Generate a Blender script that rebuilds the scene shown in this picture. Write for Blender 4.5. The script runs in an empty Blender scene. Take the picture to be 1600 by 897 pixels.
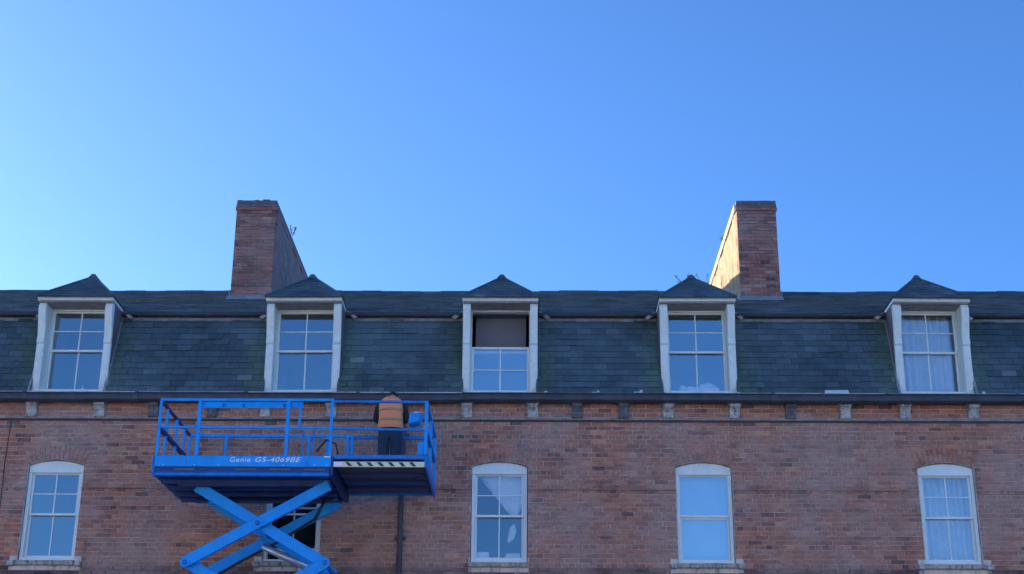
import bpy, bmesh, math, random
from mathutils import Vector, Matrix
random.seed(7)
S = bpy.context.scene
C = S.collection
R = math.radians

# ------------------------------------------------------------------ camera
cam = bpy.data.cameras.new('camera'); co = bpy.data.objects.new('camera', cam); C.objects.link(co)
cam.sensor_width = 36; cam.lens = 51.75; cam.clip_start = 0.1; cam.clip_end = 3000
yaw, pit, rol = R(0.95), R(20.45), R(-0.426)
r0 = Vector((math.cos(yaw), math.sin(yaw), 0)); fh = Vector((-math.sin(yaw), math.cos(yaw), 0)); zz = Vector((0, 0, 1))
fw = fh*math.cos(pit) + zz*math.sin(pit); up = -fh*math.sin(pit) + zz*math.cos(pit)
cx = r0*math.cos(rol) - up*math.sin(rol); cy = r0*math.sin(rol) + up*math.cos(rol)
M = Matrix((cx, cy, -fw)).transposed().to_4x4(); M.translation = Vector((0, -23.5, 1.6))
co.matrix_world = M
S.camera = co
# ------------------------------------------------------------------ light
SUN_EL, SUN_AZ = R(6.9), R(-58)          # azimuth from +Y, negative = towards -X (left, behind the house)
W = bpy.data.worlds.new('World'); S.world = W; W.use_nodes = True
nt = W.node_tree; bg = nt.nodes['Background']
sky = nt.nodes.new('ShaderNodeTexSky'); sky.sky_type = 'NISHITA'; sky.sun_disc = False
sky.sun_elevation = SUN_EL; sky.sun_rotation = SUN_AZ
sky.air_density = 0.62; sky.dust_density = 1.5; sky.ozone_density = 4.6; sky.altitude = 0
nt.links.new(sky.outputs[0], bg.inputs[0]); bg.inputs[1].default_value = 0.15
sd = Vector((math.sin(SUN_AZ)*math.cos(SUN_EL), math.cos(SUN_AZ)*math.cos(SUN_EL), math.sin(SUN_EL)))
sl = bpy.data.lights.new('sun', 'SUN'); sl.energy = 2.8; sl.angle = R(0.5); sl.color = (1, .82, .6)
so = bpy.data.objects.new('sun', sl); C.objects.link(so); so.rotation_euler = sd.to_track_quat('Z', 'Y').to_euler()
S.view_settings.view_transform = 'Standard'; S.view_settings.look = 'None'
S.view_settings.exposure = 1.85; S.view_settings.gamma = 1; S.view_settings.use_curve_mapping = False
S.render.resolution_x = 1024; S.render.resolution_y = 574
S.render.engine = 'CYCLES'
S.cycles.transparent_max_bounces = 12

# ------------------------------------------------------------------ materials
def nodes(name):
    m = bpy.data.materials.new(name); m.use_nodes = True
    n = m.node_tree; b = n.nodes['Principled BSDF']
    return m, n, b
def setp(b, **k):
    for a, v in k.items():
        for nm in (a.replace('_', ' '), a.replace('_', ' ').title(), a):
            if nm in b.inputs: b.inputs[nm].default_value = v; break
def noise(n, scale, detail=4, rough=.55, stretch=None, coord='Object'):
    g = n.nodes.new('ShaderNodeNewGeometry'); t = n.nodes.new('ShaderNodeTexNoise')
    t.inputs['Scale'].default_value = scale; t.inputs['Detail'].default_value = detail; t.inputs['Roughness'].default_value = rough
    if stretch:
        mp = n.nodes.new('ShaderNodeMapping'); mp.inputs['Scale'].default_value = stretch
        n.links.new(g.outputs['Position'], mp.inputs[0]); n.links.new(mp.outputs[0], t.inputs['Vector'])
    else: n.links.new(g.outputs['Position'], t.inputs['Vector'])
    return t.outputs['Fac']
def ramp(n, src, stops):
    r = n.nodes.new('ShaderNodeValToRGB'); e = r.color_ramp.elements
    e[0].position, e[0].color = stops[0][0], (*stops[0][1], 1)
    e[1].position, e[1].color = stops[-1][0], (*stops[-1][1], 1)
    for p, c in stops[1:-1]:
        x = e.new(p); x.color = (*c, 1)
    n.links.new(src, r.inputs[0]); return r.outputs[0]
def mix(n, fac, a, b, mode='MIX'):
    m = n.nodes.new('ShaderNodeMix'); m.data_type = 'RGBA'; m.blend_type = mode
    for s, i in ((fac, 0), (a, 6), (b, 7)):
        if hasattr(s, 'is_output') or isinstance(s, bpy.types.NodeSocket): n.links.new(s, m.inputs[i])
        elif i == 0: m.inputs[0].default_value = s
        else: m.inputs[i].default_value = (*s, 1)
    return m.outputs[2]
def attr(n, name):
    a = n.nodes.new('ShaderNodeAttribute'); a.attribute_name = name; return a.outputs['Fac']
def bump(n, b, src, strength=.3, dist=.01):
    k = n.nodes.new('ShaderNodeBump'); k.inputs['Strength'].default_value = strength; k.inputs['Distance'].default_value = dist
    n.links.new(src, k.inputs['Height']); n.links.new(k.outputs[0], b.inputs['Normal'])
def g3(v): return (v, v, v)

def brick_mat(name, stops, soot=.5, red=True):
    m, n, b = nodes(name)
    base = ramp(n, attr(n, 'tone'), stops)
    big = ramp(n, noise(n, .55, 5, .6), [(.42, g3(0)), (.56, g3(1))])
    c = mix(n, .22, base, base)
    grey = mix(n, big, base, (.44, .32, .28))
    c = mix(n, .55, base, grey)
    st = ramp(n, noise(n, 2.2, 6, .7, (.5, 1, 1.3)), [(.42, g3(1)), (.72, (.62, .60, .61))])
    c = mix(n, soot, c, st, 'MULTIPLY')
    fine = ramp(n, noise(n, 38, 4, .7), [(.3, g3(.62)), (.7, g3(1.25))])
    c = mix(n, .8, c, fine, 'MULTIPLY')
    joint_shade = ramp(n, noise(n, 4.5, 6, .8, (.7, 1, 2.6)), [(.34, g3(.52)), (.54, g3(1.15))])  # dark horizontal streaks: soot plus painted bed-joint shadow
    c = mix(n, .75, c, joint_shade, 'MULTIPLY')
    pale = ramp(n, noise(n, 5.5, 5, .75), [(.60, g3(0)), (.78, g3(.6))])
    c = mix(n, pale, c, (.60, .50, .45))
    n.links.new(c, b.inputs['Base Color']); b.inputs['Roughness'].default_value = .9
    bump(n, b, noise(n, 60, 5, .7), .5, .006)
    return m
RED = [(0, (.16, .09, .08)), (.14, (.30, .13, .095)), (.4, (.44, .18, .12)), (.62, (.50, .22, .15)), (.8, (.44, .245, .18)), (.93, (.58, .26, .145)), (1, (.62, .34, .22))]
DARK = [(0, (.09, .066, .066)), (.5, (.16, .098, .09)), (1, (.25, .15, .13))]
CHIM = [(0, (.15, .09, .085)), (.4, (.36, .15, .12)), (.8, (.44, .20, .155)), (1, (.48, .30, .25))]
M_brick = brick_mat('brick', RED); M_darkbrick = brick_mat('dark_brick', DARK, .6); M_chimney = brick_mat('chimney_brick', CHIM, .6)

def simple(name, col, rough=.6, var=.25, sc=6, spec=.5, metal=0, bmp=0, stretch=None, dirt=None, dirt_rng=(.5, .7)):
    m, n, b = nodes(name)
    lo = tuple(x*(1-var) for x in col); hi = tuple(min(1, x*(1+var)) for x in col)
    c = ramp(n, noise(n, sc, 5, .65, stretch), [(.3, lo), (.7, hi)])
    if dirt:
        d = ramp(n, noise(n, sc*1.7, 6, .75, (1, 1, .35)), [(dirt_rng[0], g3(0)), (dirt_rng[1], g3(1))])
        c = mix(n, d, c, dirt)
    n.links.new(c, b.inputs['Base Color'])
    b.inputs['Roughness'].default_value = rough; b.inputs['Metallic'].default_value = metal
    b.inputs['Specular IOR Level'].default_value = spec
    if bmp: bump(n, b, noise(n, sc*6, 4), bmp, .004)
    return m
M_mortar = simple('mortar', (.74, .66, .60), .95, .2, 5, bmp=.4, dirt=(.20, .16, .15))
M_stone = simple('sill_stone', (.45, .42, .37), .9, .35, 9, bmp=.5, dirt=(.13, .13, .10), dirt_rng=(.48, .62))
M_corbel = simple('corbel_stone', (.50, .49, .45), .9, .3, 10, bmp=.5, dirt=(.08, .085, .085), dirt_rng=(.5, .64))
M_corbeld = simple('sooty_corbel_stone', (.13, .135, .14), .9, .45, 10, bmp=.5, dirt=(.34, .33, .31), dirt_rng=(.56, .68))
M_paint = simple('white_paint', (.77, .84, .80), .45, .1, 7, dirt=(.36, .35, .31), dirt_rng=(.60, .80))
M_oldpaint = simple('weathered_white_paint', (.75, .82, .77), .55, .08, 11, dirt=(.38, .38, .33), dirt_rng=(.60, .76), bmp=.2)
M_upvc = simple('white_plastic_frame', (.78, .85, .82), .3, .05, 5, dirt=(.5, .49, .46), dirt_rng=(.64, .85))
M_gutter = simple('black_iron', (.045, .055, .075), .5, .4, 4, dirt=(.11, .095, .085), dirt_rng=(.58, .72))
M_lead = simple('lead', (.26, .28, .29), .6, .35, 6, bmp=.2, dirt=(.38, .38, .36), dirt_rng=(.55, .7))
M_cheek = simple('lead_cheek', (.17, .125, .125), .7, .3, 4, bmp=.2)
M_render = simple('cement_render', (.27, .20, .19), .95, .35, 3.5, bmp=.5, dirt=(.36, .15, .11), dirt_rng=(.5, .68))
M_render2 = simple('sunlit_render', (.36, .29, .175), .95, .45, 4.5, bmp=.8, dirt=(.24, .13, .09), dirt_rng=(.5, .62), stretch=(1, 1, .5))  # flank render of the lit chimney, warm sunlight put into the colour
M_cap = simple('chimney_cap', (.17, .14, .14), .9, .35, 8, bmp=.4)
M_asphalt = simple('asphalt', (.055, .055, .057), .9, .3, 3, bmp=.4)
M_paving = simple('paving', (.28, .27, .25), .9, .2, 2, bmp=.2)
M_grass = simple('field', (.09, .11, .05), .95, .4, .05)
M_bluepaint = simple('lift_blue_paint', (.002, .34, .90), .42, .14, 6, spec=.3, bmp=.08, dirt=(.02, .13, .40), dirt_rng=(.58, .8))
M_blueold = simple('lift_blue_paint_shabby', (.004, .22, .66), .45, .22, 9, spec=.3, dirt=(.05, .10, .24), dirt_rng=(.5, .72))
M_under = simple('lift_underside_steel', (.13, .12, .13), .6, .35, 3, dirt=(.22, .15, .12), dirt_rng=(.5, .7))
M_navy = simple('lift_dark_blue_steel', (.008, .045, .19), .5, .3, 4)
M_rubber = simple('rubber', (.03, .03, .03), .8, .2, 5)
M_letter = simple('white_lettering', (.85, .88, .9), .5, .03, 5)
M_white = simple('white_card', (.80, .80, .78), .8, .06, 12)
M_pink = simple('pink_plastic', (.62, .26, .34), .5, .15, 9)
M_yellow = simple('hazard_pale', (.78, .80, .55), .5, .15, 14)
M_black = simple('hazard_black', (.03, .035, .04), .5, .2, 9)
M_room = simple('room_dark', (.09, .10, .11), .95, .3, 1)
M_blind = simple('blind_fabric', (.42, .60, .70), .85, .06, 3)
M_curtain = simple('net_curtain', (.60, .66, .70), .9, .12, 5)
M_chrome = simple('steel_rod', (.55, .56, .58), .3, .15, 7, metal=.6)
M_leaf = simple('weed_leaf', (.06, .075, .035), .8, .4, 20)
M_vest = simple('orange_vest', (1.0, .32, .14), .75, .05, 14)
M_band = simple('reflective_band', (.50, .30, .16), .4, .12, 20)
M_cloth = simple('navy_cloth', (.022, .045, .085), .9, .35, 12, bmp=.2)
M_jacket = simple('black_jacket', (.018, .018, .028), .85, .3, 12)
M_skin = simple('skin', (.45, .27, .20), .6, .08, 12)
M_hair = simple('dark_hair', (.018, .014, .013), .7, .3, 30)
M_boot = simple('boot', (.03, .026, .024), .6, .2, 12)

def slate_mat(name, k=1.0):
    m, n, b = nodes(name)
    base = ramp(n, attr(n, 'tone'), [(0, (.045*k, .068*k, .080*k)), (.5, (.080*k, .122*k, .140*k)), (.9, (.115*k, .160*k, .178*k)), (1, (.18*k, .215*k, .23*k))])
    big = ramp(n, noise(n, .9, 5, .65), [(.38, g3(.62)), (.62, g3(1.3))])
    c = mix(n, .8, base, big, 'MULTIPLY')
    fine = ramp(n, noise(n, 24, 5, .7), [(.3, g3(.7)), (.72, g3(1.3))])
    c = mix(n, .7, c, fine, 'MULTIPLY')
    lich = ramp(n, noise(n, 7, 6, .8), [(.60, g3(0)), (.74, g3(.5))])
    c = mix(n, lich, c, (.20, .22, .20))
    a = attr(n, 'moss'); nz = ramp(n, noise(n, 9, 5, .7), [(.35, g3(0)), (.6, g3(1))])
    mm = n.nodes.new('ShaderNodeMath'); mm.operation = 'MULTIPLY'; n.links.new(a, mm.inputs[0]); n.links.new(nz, mm.inputs[1])
    c = mix(n, mm.outputs[0], c, (.11, .20, .05))
    n.links.new(c, b.inputs['Base Color']); b.inputs['Roughness'].default_value = .6
    bump(n, b, noise(n, 30, 5, .7), .35, .004)
    return m
M_slate = slate_mat('slate', .95); M_roofslate = slate_mat('roof_slate', .9)

def glass_mat(name, refl, tint=(1, 1, 1)):
    m, n, b = nodes(name); n.nodes.remove(b)
    out = n.nodes['Material Output']
    t = n.nodes.new('ShaderNodeBsdfTransparent'); t.inputs[0].default_value = (*[.85*x for x in tint], 1)
    g = n.nodes.new('ShaderNodeBsdfGlossy'); g.inputs['Roughness'].default_value = .03; g.inputs[0].default_value = (.93, .97, 1, 1)
    bm = n.nodes.new('ShaderNodeBump'); bm.inputs['Strength'].default_value = .25; bm.inputs['Distance'].default_value = .01
    n.links.new(noise(n, 1.6, 2), bm.inputs['Height']); n.links.new(bm.outputs[0], g.inputs['Normal'])
    x = n.nodes.new('ShaderNodeMixShader'); x.inputs[0].default_value = refl
    n.links.new(t.outputs[0], x.inputs[1]); n.links.new(g.outputs[0], x.inputs[2]); n.links.new(x.outputs[0], out.inputs[0])
    return m
M_glass = glass_mat('window_glass', .34); M_glassdim = glass_mat('clear_window_glass', .22); M_glassdark = glass_mat('dim_window_glass', .03)

# ------------------------------------------------------------------ mesh helpers
class MB:
    def __init__(s): s.v = []; s.f = []; s.t = []; s.m = []
    def face(s, pts, tone=.5, moss=0):
        i = len(s.v); s.v += [tuple(p) for p in pts]; s.f.append(tuple(range(i, i+len(pts)))); s.t.append(tone); s.m.append(moss)
    def hexa(s, p, tone=.5, moss=0, back=True):
        # p: 8 points, 0-3 front ring, 4-7 back ring
        i = len(s.v); s.v += [tuple(q) for q in p]
        fs = [(0, 1, 2, 3), (0, 4, 5, 1), (1, 5, 6, 2), (2, 6, 7, 3), (3, 7, 4, 0)]
        if back: fs.append((7, 6, 5, 4))
        for f in fs: s.f.append(tuple(i+k for k in f)); s.t.append(tone); s.m.append(moss)
    def box(s, x0, x1, y0, y1, z0, z1, tone=.5, moss=0, back=True):
        s.hexa([(x0, y0, z0), (x1, y0, z0), (x1, y0, z1), (x0, y0, z1), (x0, y1, z0), (x1, y1, z0), (x1, y1, z1), (x0, y1, z1)], tone, moss, back)
    def prism_x(s, prof, x0, x1):            # prof: list of (y,z)
        i = len(s.v); n = len(prof)
        s.v += [(x0, y, z) for y, z in prof] + [(x1, y, z) for y, z in prof]
        s.f.append(tuple(range(i, i+n))); s.f.append(tuple(range(i+2*n-1, i+n-1, -1)))
        for k in range(n): s.f.append((i+k, i+n+k, i+n+(k+1) % n, i+(k+1) % n))
        s.t += [.5]*(n+2); s.m += [0]*(n+2)
    def prism_y(s, prof, y0, y1):            # prof: list of (x,z)
        i = len(s.v); n = len(prof)
        s.v += [(x, y0, z) for x, z in prof] + [(x, y1, z) for x, z in prof]
        s.f.append(tuple(range(i, i+n))); s.f.append(tuple(range(i+2*n-1, i+n-1, -1)))
        for k in range(n): s.f.append((i+k, i+n+k, i+n+(k+1) % n, i+(k+1) % n))
        s.t += [.5]*(n+2); s.m += [0]*(n+2)
    def bar(s, a, b, w, h=None, upv=(0, 0, 1)):     # rectangular bar a->b, w sideways, h along upv
        h = h or w; a = Vector(a); b = Vector(b); d = (b-a).normalized(); u = Vector(upv)
        if abs(d.dot(u)) > .95: u = Vector((0, 1, 0))
        sd_ = d.cross(u).normalized()*(w/2); u2 = sd_.cross(d).normalized()*(h/2)
        s.hexa([a-sd_-u2, a+sd_-u2, a+sd_+u2, a-sd_+u2, b-sd_-u2, b+sd_-u2, b+sd_+u2, b-sd_+u2])
    def tube(s, pts, r, n=8):
        pts = [Vector(p) for p in pts]; rings = []
        for k, p in enumerate(pts):
            d = (pts[min(k+1, len(pts)-1)]-pts[max(k-1, 0)]).normalized()
            u = Vector((0, 0, 1)) if abs(d.z) < .9 else Vector((0, 1, 0))
            a = d.cross(u).normalized(); b = a.cross(d).normalized()
            i = len(s.v); rr = r[k] if isinstance(r, (list, tuple)) else r
            s.v += [tuple(p+a*rr*math.cos(2*math.pi*j/n)+b*rr*math.sin(2*math.pi*j/n)) for j in range(n)]; rings.append(i)
        for i, j in zip(rings, rings[1:]):
            for k in range(n): s.f.append((i+k, i+(k+1) % n, j+(k+1) % n, j+k)); s.t.append(.5); s.m.append(0)
        s.f.append(tuple(rings[0]+k for k in range(n))[::-1]); s.f.append(tuple(rings[-1]+k for k in range(n))); s.t += [.5]*2; s.m += [0]*2
    def mesh(s, name, mat, centre=None, smooth=False):
        if centre is None:
            lo = [min(v[k] for v in s.v) for k in range(3)]; hi = [max(v[k] for v in s.v) for k in range(3)]
            centre = Vector([(a+b)/2 for a, b in zip(lo, hi)])
        me = bpy.data.meshes.new(name); me.from_pydata([tuple(Vector(v)-centre) for v in s.v], [], s.f)
        a = me.attributes.new('tone', 'FLOAT', 'FACE'); a.data.foreach_set('value', s.t)
        a = me.attributes.new('moss', 'FLOAT', 'FACE'); a.data.foreach_set('value', s.m)
        me.materials.append(mat)
        bm = bmesh.new(); bm.from_mesh(me)
        if len(s.v) < 3000: bmesh.ops.recalc_face_normals(bm, faces=bm.faces)
        bm.to_mesh(me); bm.free()
        if smooth: me.polygons.foreach_set('use_smooth', [True]*len(me.polygons))
        return me, centre
    def build(s, name, mat, parent=None, smooth=False, bevel=0, **kw):
        me, c = s.mesh(name, mat, smooth=smooth)
        o = bpy.data.objects.new(name, me); link(o, parent, c)
        if bevel:
            b = o.modifiers.new('bevel', 'BEVEL'); b.width = bevel; b.segments = 2; b.limit_method = 'ANGLE'
        tag(o, **kw); return o
WORLD = {}
def link(o, parent, loc):
    C.objects.link(o); loc = Vector(loc); WORLD[o.name] = loc
    if parent is not None:
        o.parent = parent; o.location = loc - WORLD[parent.name]
    else: o.location = loc
def empty(name, loc, parent=None, **kw):
    o = bpy.data.objects.new(name, None); o.empty_display_size = .2; link(o, parent, loc); tag(o, **kw); return o
def tag(o, label=None, cat=None, group=None, kind=None):
    if label: o['label'] = label
    if cat: o['category'] = cat
    if group: o['group'] = group
    if kind: o['kind'] = kind
def put(name, me, loc, parent, **kw):
    o = bpy.data.objects.new(name, me); link(o, parent, loc); tag(o, **kw); return o
def frange(a, b, st):
    while a < b - 1e-6:
        yield a; a += st

# ------------------------------------------------------------------ ground
g = MB(); g.face([(-1500, -1500, -.02), (1500, -1500, -.02), (1500, 1500, -.02), (-1500, 1500, -.02)]); g.build('ground', M_grass, kind='structure')
g = MB(); g.face([(-300, -31, -.012), (300, -31, -.012), (300, -3.6, -.012), (-300, -3.6, -.012)]); g.build('pale_bounce_yard', simple('bounce_concrete', (.38, .36, .33), .9, .15, 1.2, bmp=.2), kind='structure')  # unseen yard, pale concrete chosen to bounce skylight onto the facade
g = MB(); g.box(-300, 300, -3.45, 0, -.3, .11); g.build('pavement', M_paving, kind='structure')
g = MB(); g.box(-300, 300, -3.6, -3.453, -.3, .115); g.build('kerb', M_stone, kind='structure')

# ------------------------------------------------------------------ houses added unseen behind the viewer to bounce the low sun onto the facade
M_opp = simple('bounce_render', (.78, .73, .65), .9, .05, .6)
M_opproof = simple('opposite_slate', (.10, .11, .12), .7, .3, 2)
M_opppane = simple('opposite_window', (.05, .06, .07), .15, .2, 2)
def added_house(x0, x1, label):
    H_ = empty('added_bounce_house', ((x0+x1)/2, -38.5, 0), label=label, cat='house', group='cream bounce houses added behind the viewer')
    m = MB(); m.box(x0, x1, -44, -33, 0, 9.0); m.build('wall', M_opp, H_)
    m = MB(); m.prism_x([(-32.8, 9.005), (-38.5, 10.4), (-44.3, 9.005)], x0+.002, x1-.002); m.build('roof', M_opproof, H_)
    n_ = int((x1-x0)/3)
    for k in range(n_):
        for zc in (1.6, 4.4, 7.3):
            c = x0+(k+.5)*(x1-x0)/n_; m = MB(); m.box(c-.45, c+.45, -33, -32.93, zc-.7, zc+.7); w = m.build('window', M_opppane, H_)
            m = MB(); m.box(c-.55, c+.55, -33, -32.9, zc-.8, zc-.703); m.build('sill', M_opp, w)
for k in range(9): added_house(-54+k*12+.01, -54+(k+1)*12-.01, 'unseen cream house added behind the viewer to bounce sunlight')

# ------------------------------------------------------------------ building
XL, XR = -26.0, 16.0          # length of the terrace, left end extended out of view to block the sun
DL, DR = -11.5, 10.5          # detailed stretch
B = empty('terraced_house', (0, 0, 0), label='long red brick terraced building with slate mansard roof, dormers and two chimneys', cat='building')
WIN = [-7.83, -3.90, -.57, 2.745, 6.665]; HW = .46; ZS, ZT, RISE = 5.685, 7.25, .085
RAD = (HW*HW+RISE*RISE)/(2*RISE); ZC = ZT+RISE-RAD
def arch_z(dx): return ZC+math.sqrt(RAD*RAD-dx*dx)
VA = math.asin(HW/RAD); VH = .225
EAVE = 8.30
def wall_cut(z0, z1):
    """x half widths blocked by a window or its arch between z0 and z1"""
    zm = (z0+z1)/2
    if z1 <= ZS-.09 or z0 > ZC+RAD+VH: return 0
    if z0 < ZS and z1 > ZS-.09: return HW+.12
    if zm < ZT-.01: return HW
    h = max(HW if z0 < ZT else 0, (z0-ZC)*math.tan(VA))
    if zm-ZC < RAD+VH: h = min(h, math.sqrt(max(0, (RAD+VH)**2-(z1-ZC)**2)))
    else: h = 0
    return h
# mortar body of the wall with openings
wb = MB()
def wall_rect(x0, x1, z0, z1): wb.face([(x0, 0, z0), (x1, 0, z0), (x1, 0, z1), (x0, 0, z1)])
xs = [DL-.5]
for x in WIN: xs += [x-HW, x+HW]
xs.append(DR+.5)
for a, b_ in zip(xs[::2], xs[1::2]): wall_rect(a, b_, ZS, ZT)
wall_rect(DL-.5, DR+.5, 5.0, ZS)
edges = [DL-.5]+[x for x in xs[1:-1]]+[DR+.5]
for a, b_ in zip(edges[::2], edges[1::2]): wall_rect(a, b_, ZT, ZT+.3)
for x in WIN:
    N = 12
    for k in range(N):
        a = -HW+2*HW*k/N; c = -HW+2*HW*(k+1)/N
        wb.face([(x+a, 0, arch_z(a)), (x+c, 0, arch_z(c)), (x+c, 0, ZT+.3), (x+a, 0, ZT+.3)])
        wb.face([(x+a, 0, arch_z(a)), (x+c, 0, arch_z(c)), (x+c, .3, arch_z(c)), (x+a, .3, arch_z(a))])
    wb.face([(x-HW, 0, ZS), (x-HW, 0, ZT), (x-HW, .3, ZT), (x-HW, .3, ZS)])
    wb.face([(x+HW, 0, ZS), (x+HW, 0, ZT), (x+HW, .3, ZT), (x+HW, .3, ZS)])
    wb.face([(x-HW, 0, ZS), (x+HW, 0, ZS), (x+HW, .3, ZS), (x-HW, .3, ZS)])
wall_rect(DL-.5, DR+.5, ZT+.3, EAVE+.2)
wall = wb.build('wall', M_mortar, B)
# the rest of the brick shell (plain brickwork beyond and below the picture)
def tex_brick(name):
    m, n, b = nodes(name)
    geo = n.nodes.new('ShaderNodeNewGeometry'); mp = n.nodes.new('ShaderNodeMapping'); mp.inputs['Rotation'].default_value = (R(90), 0, 0)
    t = n.nodes.new('ShaderNodeTexBrick'); t.inputs['Scale'].default_value = 1; t.inputs['Brick Width'].default_value = .225; t.inputs['Row Height'].default_value = .075
    t.inputs['Mortar Size'].default_value = .006; t.inputs['Color1'].default_value = (.30, .15, .115, 1); t.inputs['Color2'].default_value = (.22, .13, .11, 1); t.inputs['Mortar'].default_value = (.3, .26, .24, 1)
    n.links.new(geo.outputs['Position'], mp.inputs[0]); n.links.new(mp.outputs[0], t.inputs[0]); n.links.new(t.outputs[0], b.inputs['Base Color'])
    b.inputs['Roughness'].default_value = .9; return m
M_texbrick = tex_brick('plain_brickwork')
sh = MB()
sh.face([(XL, 0, 0), (XR, 0, 0), (XR, 0, 5.0), (XL, 0, 5.0)])
sh.face([(XL, 0, 5.0), (DL-.5, 0, 5.0), (DL-.5, 0, EAVE+.2), (XL, 0, EAVE+.2)])
sh.face([(DR+.5, 0, 5.0), (XR, 0, 5.0), (XR, 0, EAVE+.2), (DR+.5, 0, EAVE+.2)])
sh.face([(XL, 16, 0), (XR, 16, 0), (XR, 16, EAVE+.2), (XL, 16, EAVE+.2)])
for x in (XL, XR): sh.face([(x, 0, 0), (x, 16, 0), (x, 16, EAVE+.2), (x, 15.2, 10.1), (x, 8, 13.15), (x, .8, 10.1), (x, .1, EAVE+.2)])
sh.build('outer_wall', M_texbrick, B)

# bricks
def brick_variant(L, tone, k):
    rr = random.Random(k*17+int(L*1000)); j = lambda a: rr.uniform(-a, a)
    b = MB(); h = .0655/2; l = L/2; d = .010+j(.002); e = .003
    f = [(-l+j(e), -d, -h+j(.002)), (l+j(e), -d+j(.002), -h+j(.002)), (l+j(e), -d+j(.002), h+j(.002)), (-l+j(e), -d, h+j(.002))]
    bk = [(-l, 0.004, -h), (l, 0.004, -h), (l, 0.004, h), (-l, 0.004, h)]
    b.hexa(f+bk, tone, 0, True); me, _ = b.mesh('brick', M_brick, Vector((0, 0, 0))); return me
variants = {}
for k in range(14):
    for L in (.215, .1025): variants[(L, k)] = brick_variant(L, (k+.5)/14, k)
def tone_rand():
    r = random.random()
    if r < .07: return random.uniform(.02, .14)
    if r < .9: return min(.99, max(.05, random.gauss(.5, .16)))
    return random.uniform(.85, .99)
stuff = MB(); dark = MB(); cand = []
CH = .075; z = 5.0; row = 0
BAND = (6.775, 6.86)
while z < EAVE-.01:
    z1 = z+CH; zm = (z+z1)/2
    header = row % 4 == 0
    L = .1025 if header else .215
    band = BAND[0]-.01 < zm < BAND[1]+.0
    off = (.05625 if header else (.1125 if row % 2 else 0))
    hw = wall_cut(z, z1)
    blocks = [(x-hw, x+hw) for x in WIN] if hw > 0 else []
    if hw > HW+.1: blocks[2] = (WIN[2]-HW-.022, WIN[2]+HW+.022)
    x = DL-.5+off
    rowtone = random.uniform(-.06, .06)
    while x < DR+.5-L*.4:
        seg = [(x, x+L)]
        for a, b_ in blocks:
            ns = []
            for s0, s1 in seg:
                if s1 <= a or s0 >= b_: ns.append((s0, s1))
                else:
                    if s0 < a-.010: ns.append((s0, a-.002))
                    if s1 > b_+.010: ns.append((b_+.002, s1))
            seg = ns
        for s0, s1 in seg:
            tn = min(.99, max(.01, tone_rand()+rowtone))
            # soft streak of darker bricks: sooty courses
            if header and random.random() < .3: tn *= .5
            full = abs((s1-s0)-L) < 1e-6
            if band or z < 5.58:
                p = .022 if band else .03
                (stuff if band else dark).box(s0, s1, -p+random.uniform(-.002, .002), .004, z+.005, z1-.0045, tn, back=False)
            elif full and s0 > -1.5: cand.append(((s0+s1)/2, zm, L, tn))
            else:
                j = random.uniform(-.002, .002)
                stuff.box(s0, s1, -.010+j, .004, z+.0048+j*.5, z1-.0047, tn, back=False)
        x += L+.01
    z = z1; row += 1
cand.sort(key=lambda c: (c[2] < .2, c[0]**2+(c[1]-1.6)**2+23.5**2 + (0 if c[0] > -1.3 else 99)))
for i, (x, zc, L, tn) in enumerate(cand):
    if i < 290: put('brick', variants[(L, min(13, int(tn*14)))], (x, 0, zc), wall)
    else:
        j = random.uniform(-.002, .002); stuff.box(x-L/2, x+L/2, -.010+j, .004, zc-.0327, zc+.0327, tn, back=False)
stuff.build('brickwork', M_brick, wall, kind='stuff')
dark.build('dark_brick_band', M_darkbrick, wall, kind='stuff')
# gauged brick arches
NV = 13
for x in WIN:
    for k in range(NV):
        a0 = -VA+2*VA*k/NV+.004; a1 = -VA+2*VA*(k+1)/NV-.004
        for (q0, q1) in ((RAD+.004, RAD+.125), (RAD+.133, RAD+VH)) if k % 2 else ((RAD+.004, RAD+.09), (RAD+.098, RAD+VH)):
            tn = min(.95, max(.05, random.gauss(.55, .16)))
            P = lambda a, q, y: (x+q*math.sin(a), y, ZC+q*math.cos(a))
            m = MB(); m.hexa([P(a0, q0, -.017), P(a1, q0, -.017), P(a1, q1, -.017), P(a0, q1, -.017), P(a0, q0, .004), P(a1, q0, .004), P(a1, q1, .004), P(a0, q1, .004)], tn)
            m.build('arch_brick', M_brick, wall)
# string mouldings and lines
m = MB(); m.box(XL, XR, -.045, .004, 8.018, 8.052); m.build('string_course', simple('string_stone', (.33, .27, .255), .9, .35, 7, bmp=.4), B)
m = MB(); m.box(XL, XR, -.030, .004, 7.988, 8.014); m.build('dark_strip', M_black, B)  # plain dark strip along the underside of the string course
for a, b_ in zip(xs[::2], xs[1::2]):
    m = MB(); m.prism_x([(-.034, 6.846), (-.034, 6.858), (.004, 6.866), (.004, 6.846)], a, b_); m.build('band_moulding', M_darkbrick, B)

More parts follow.
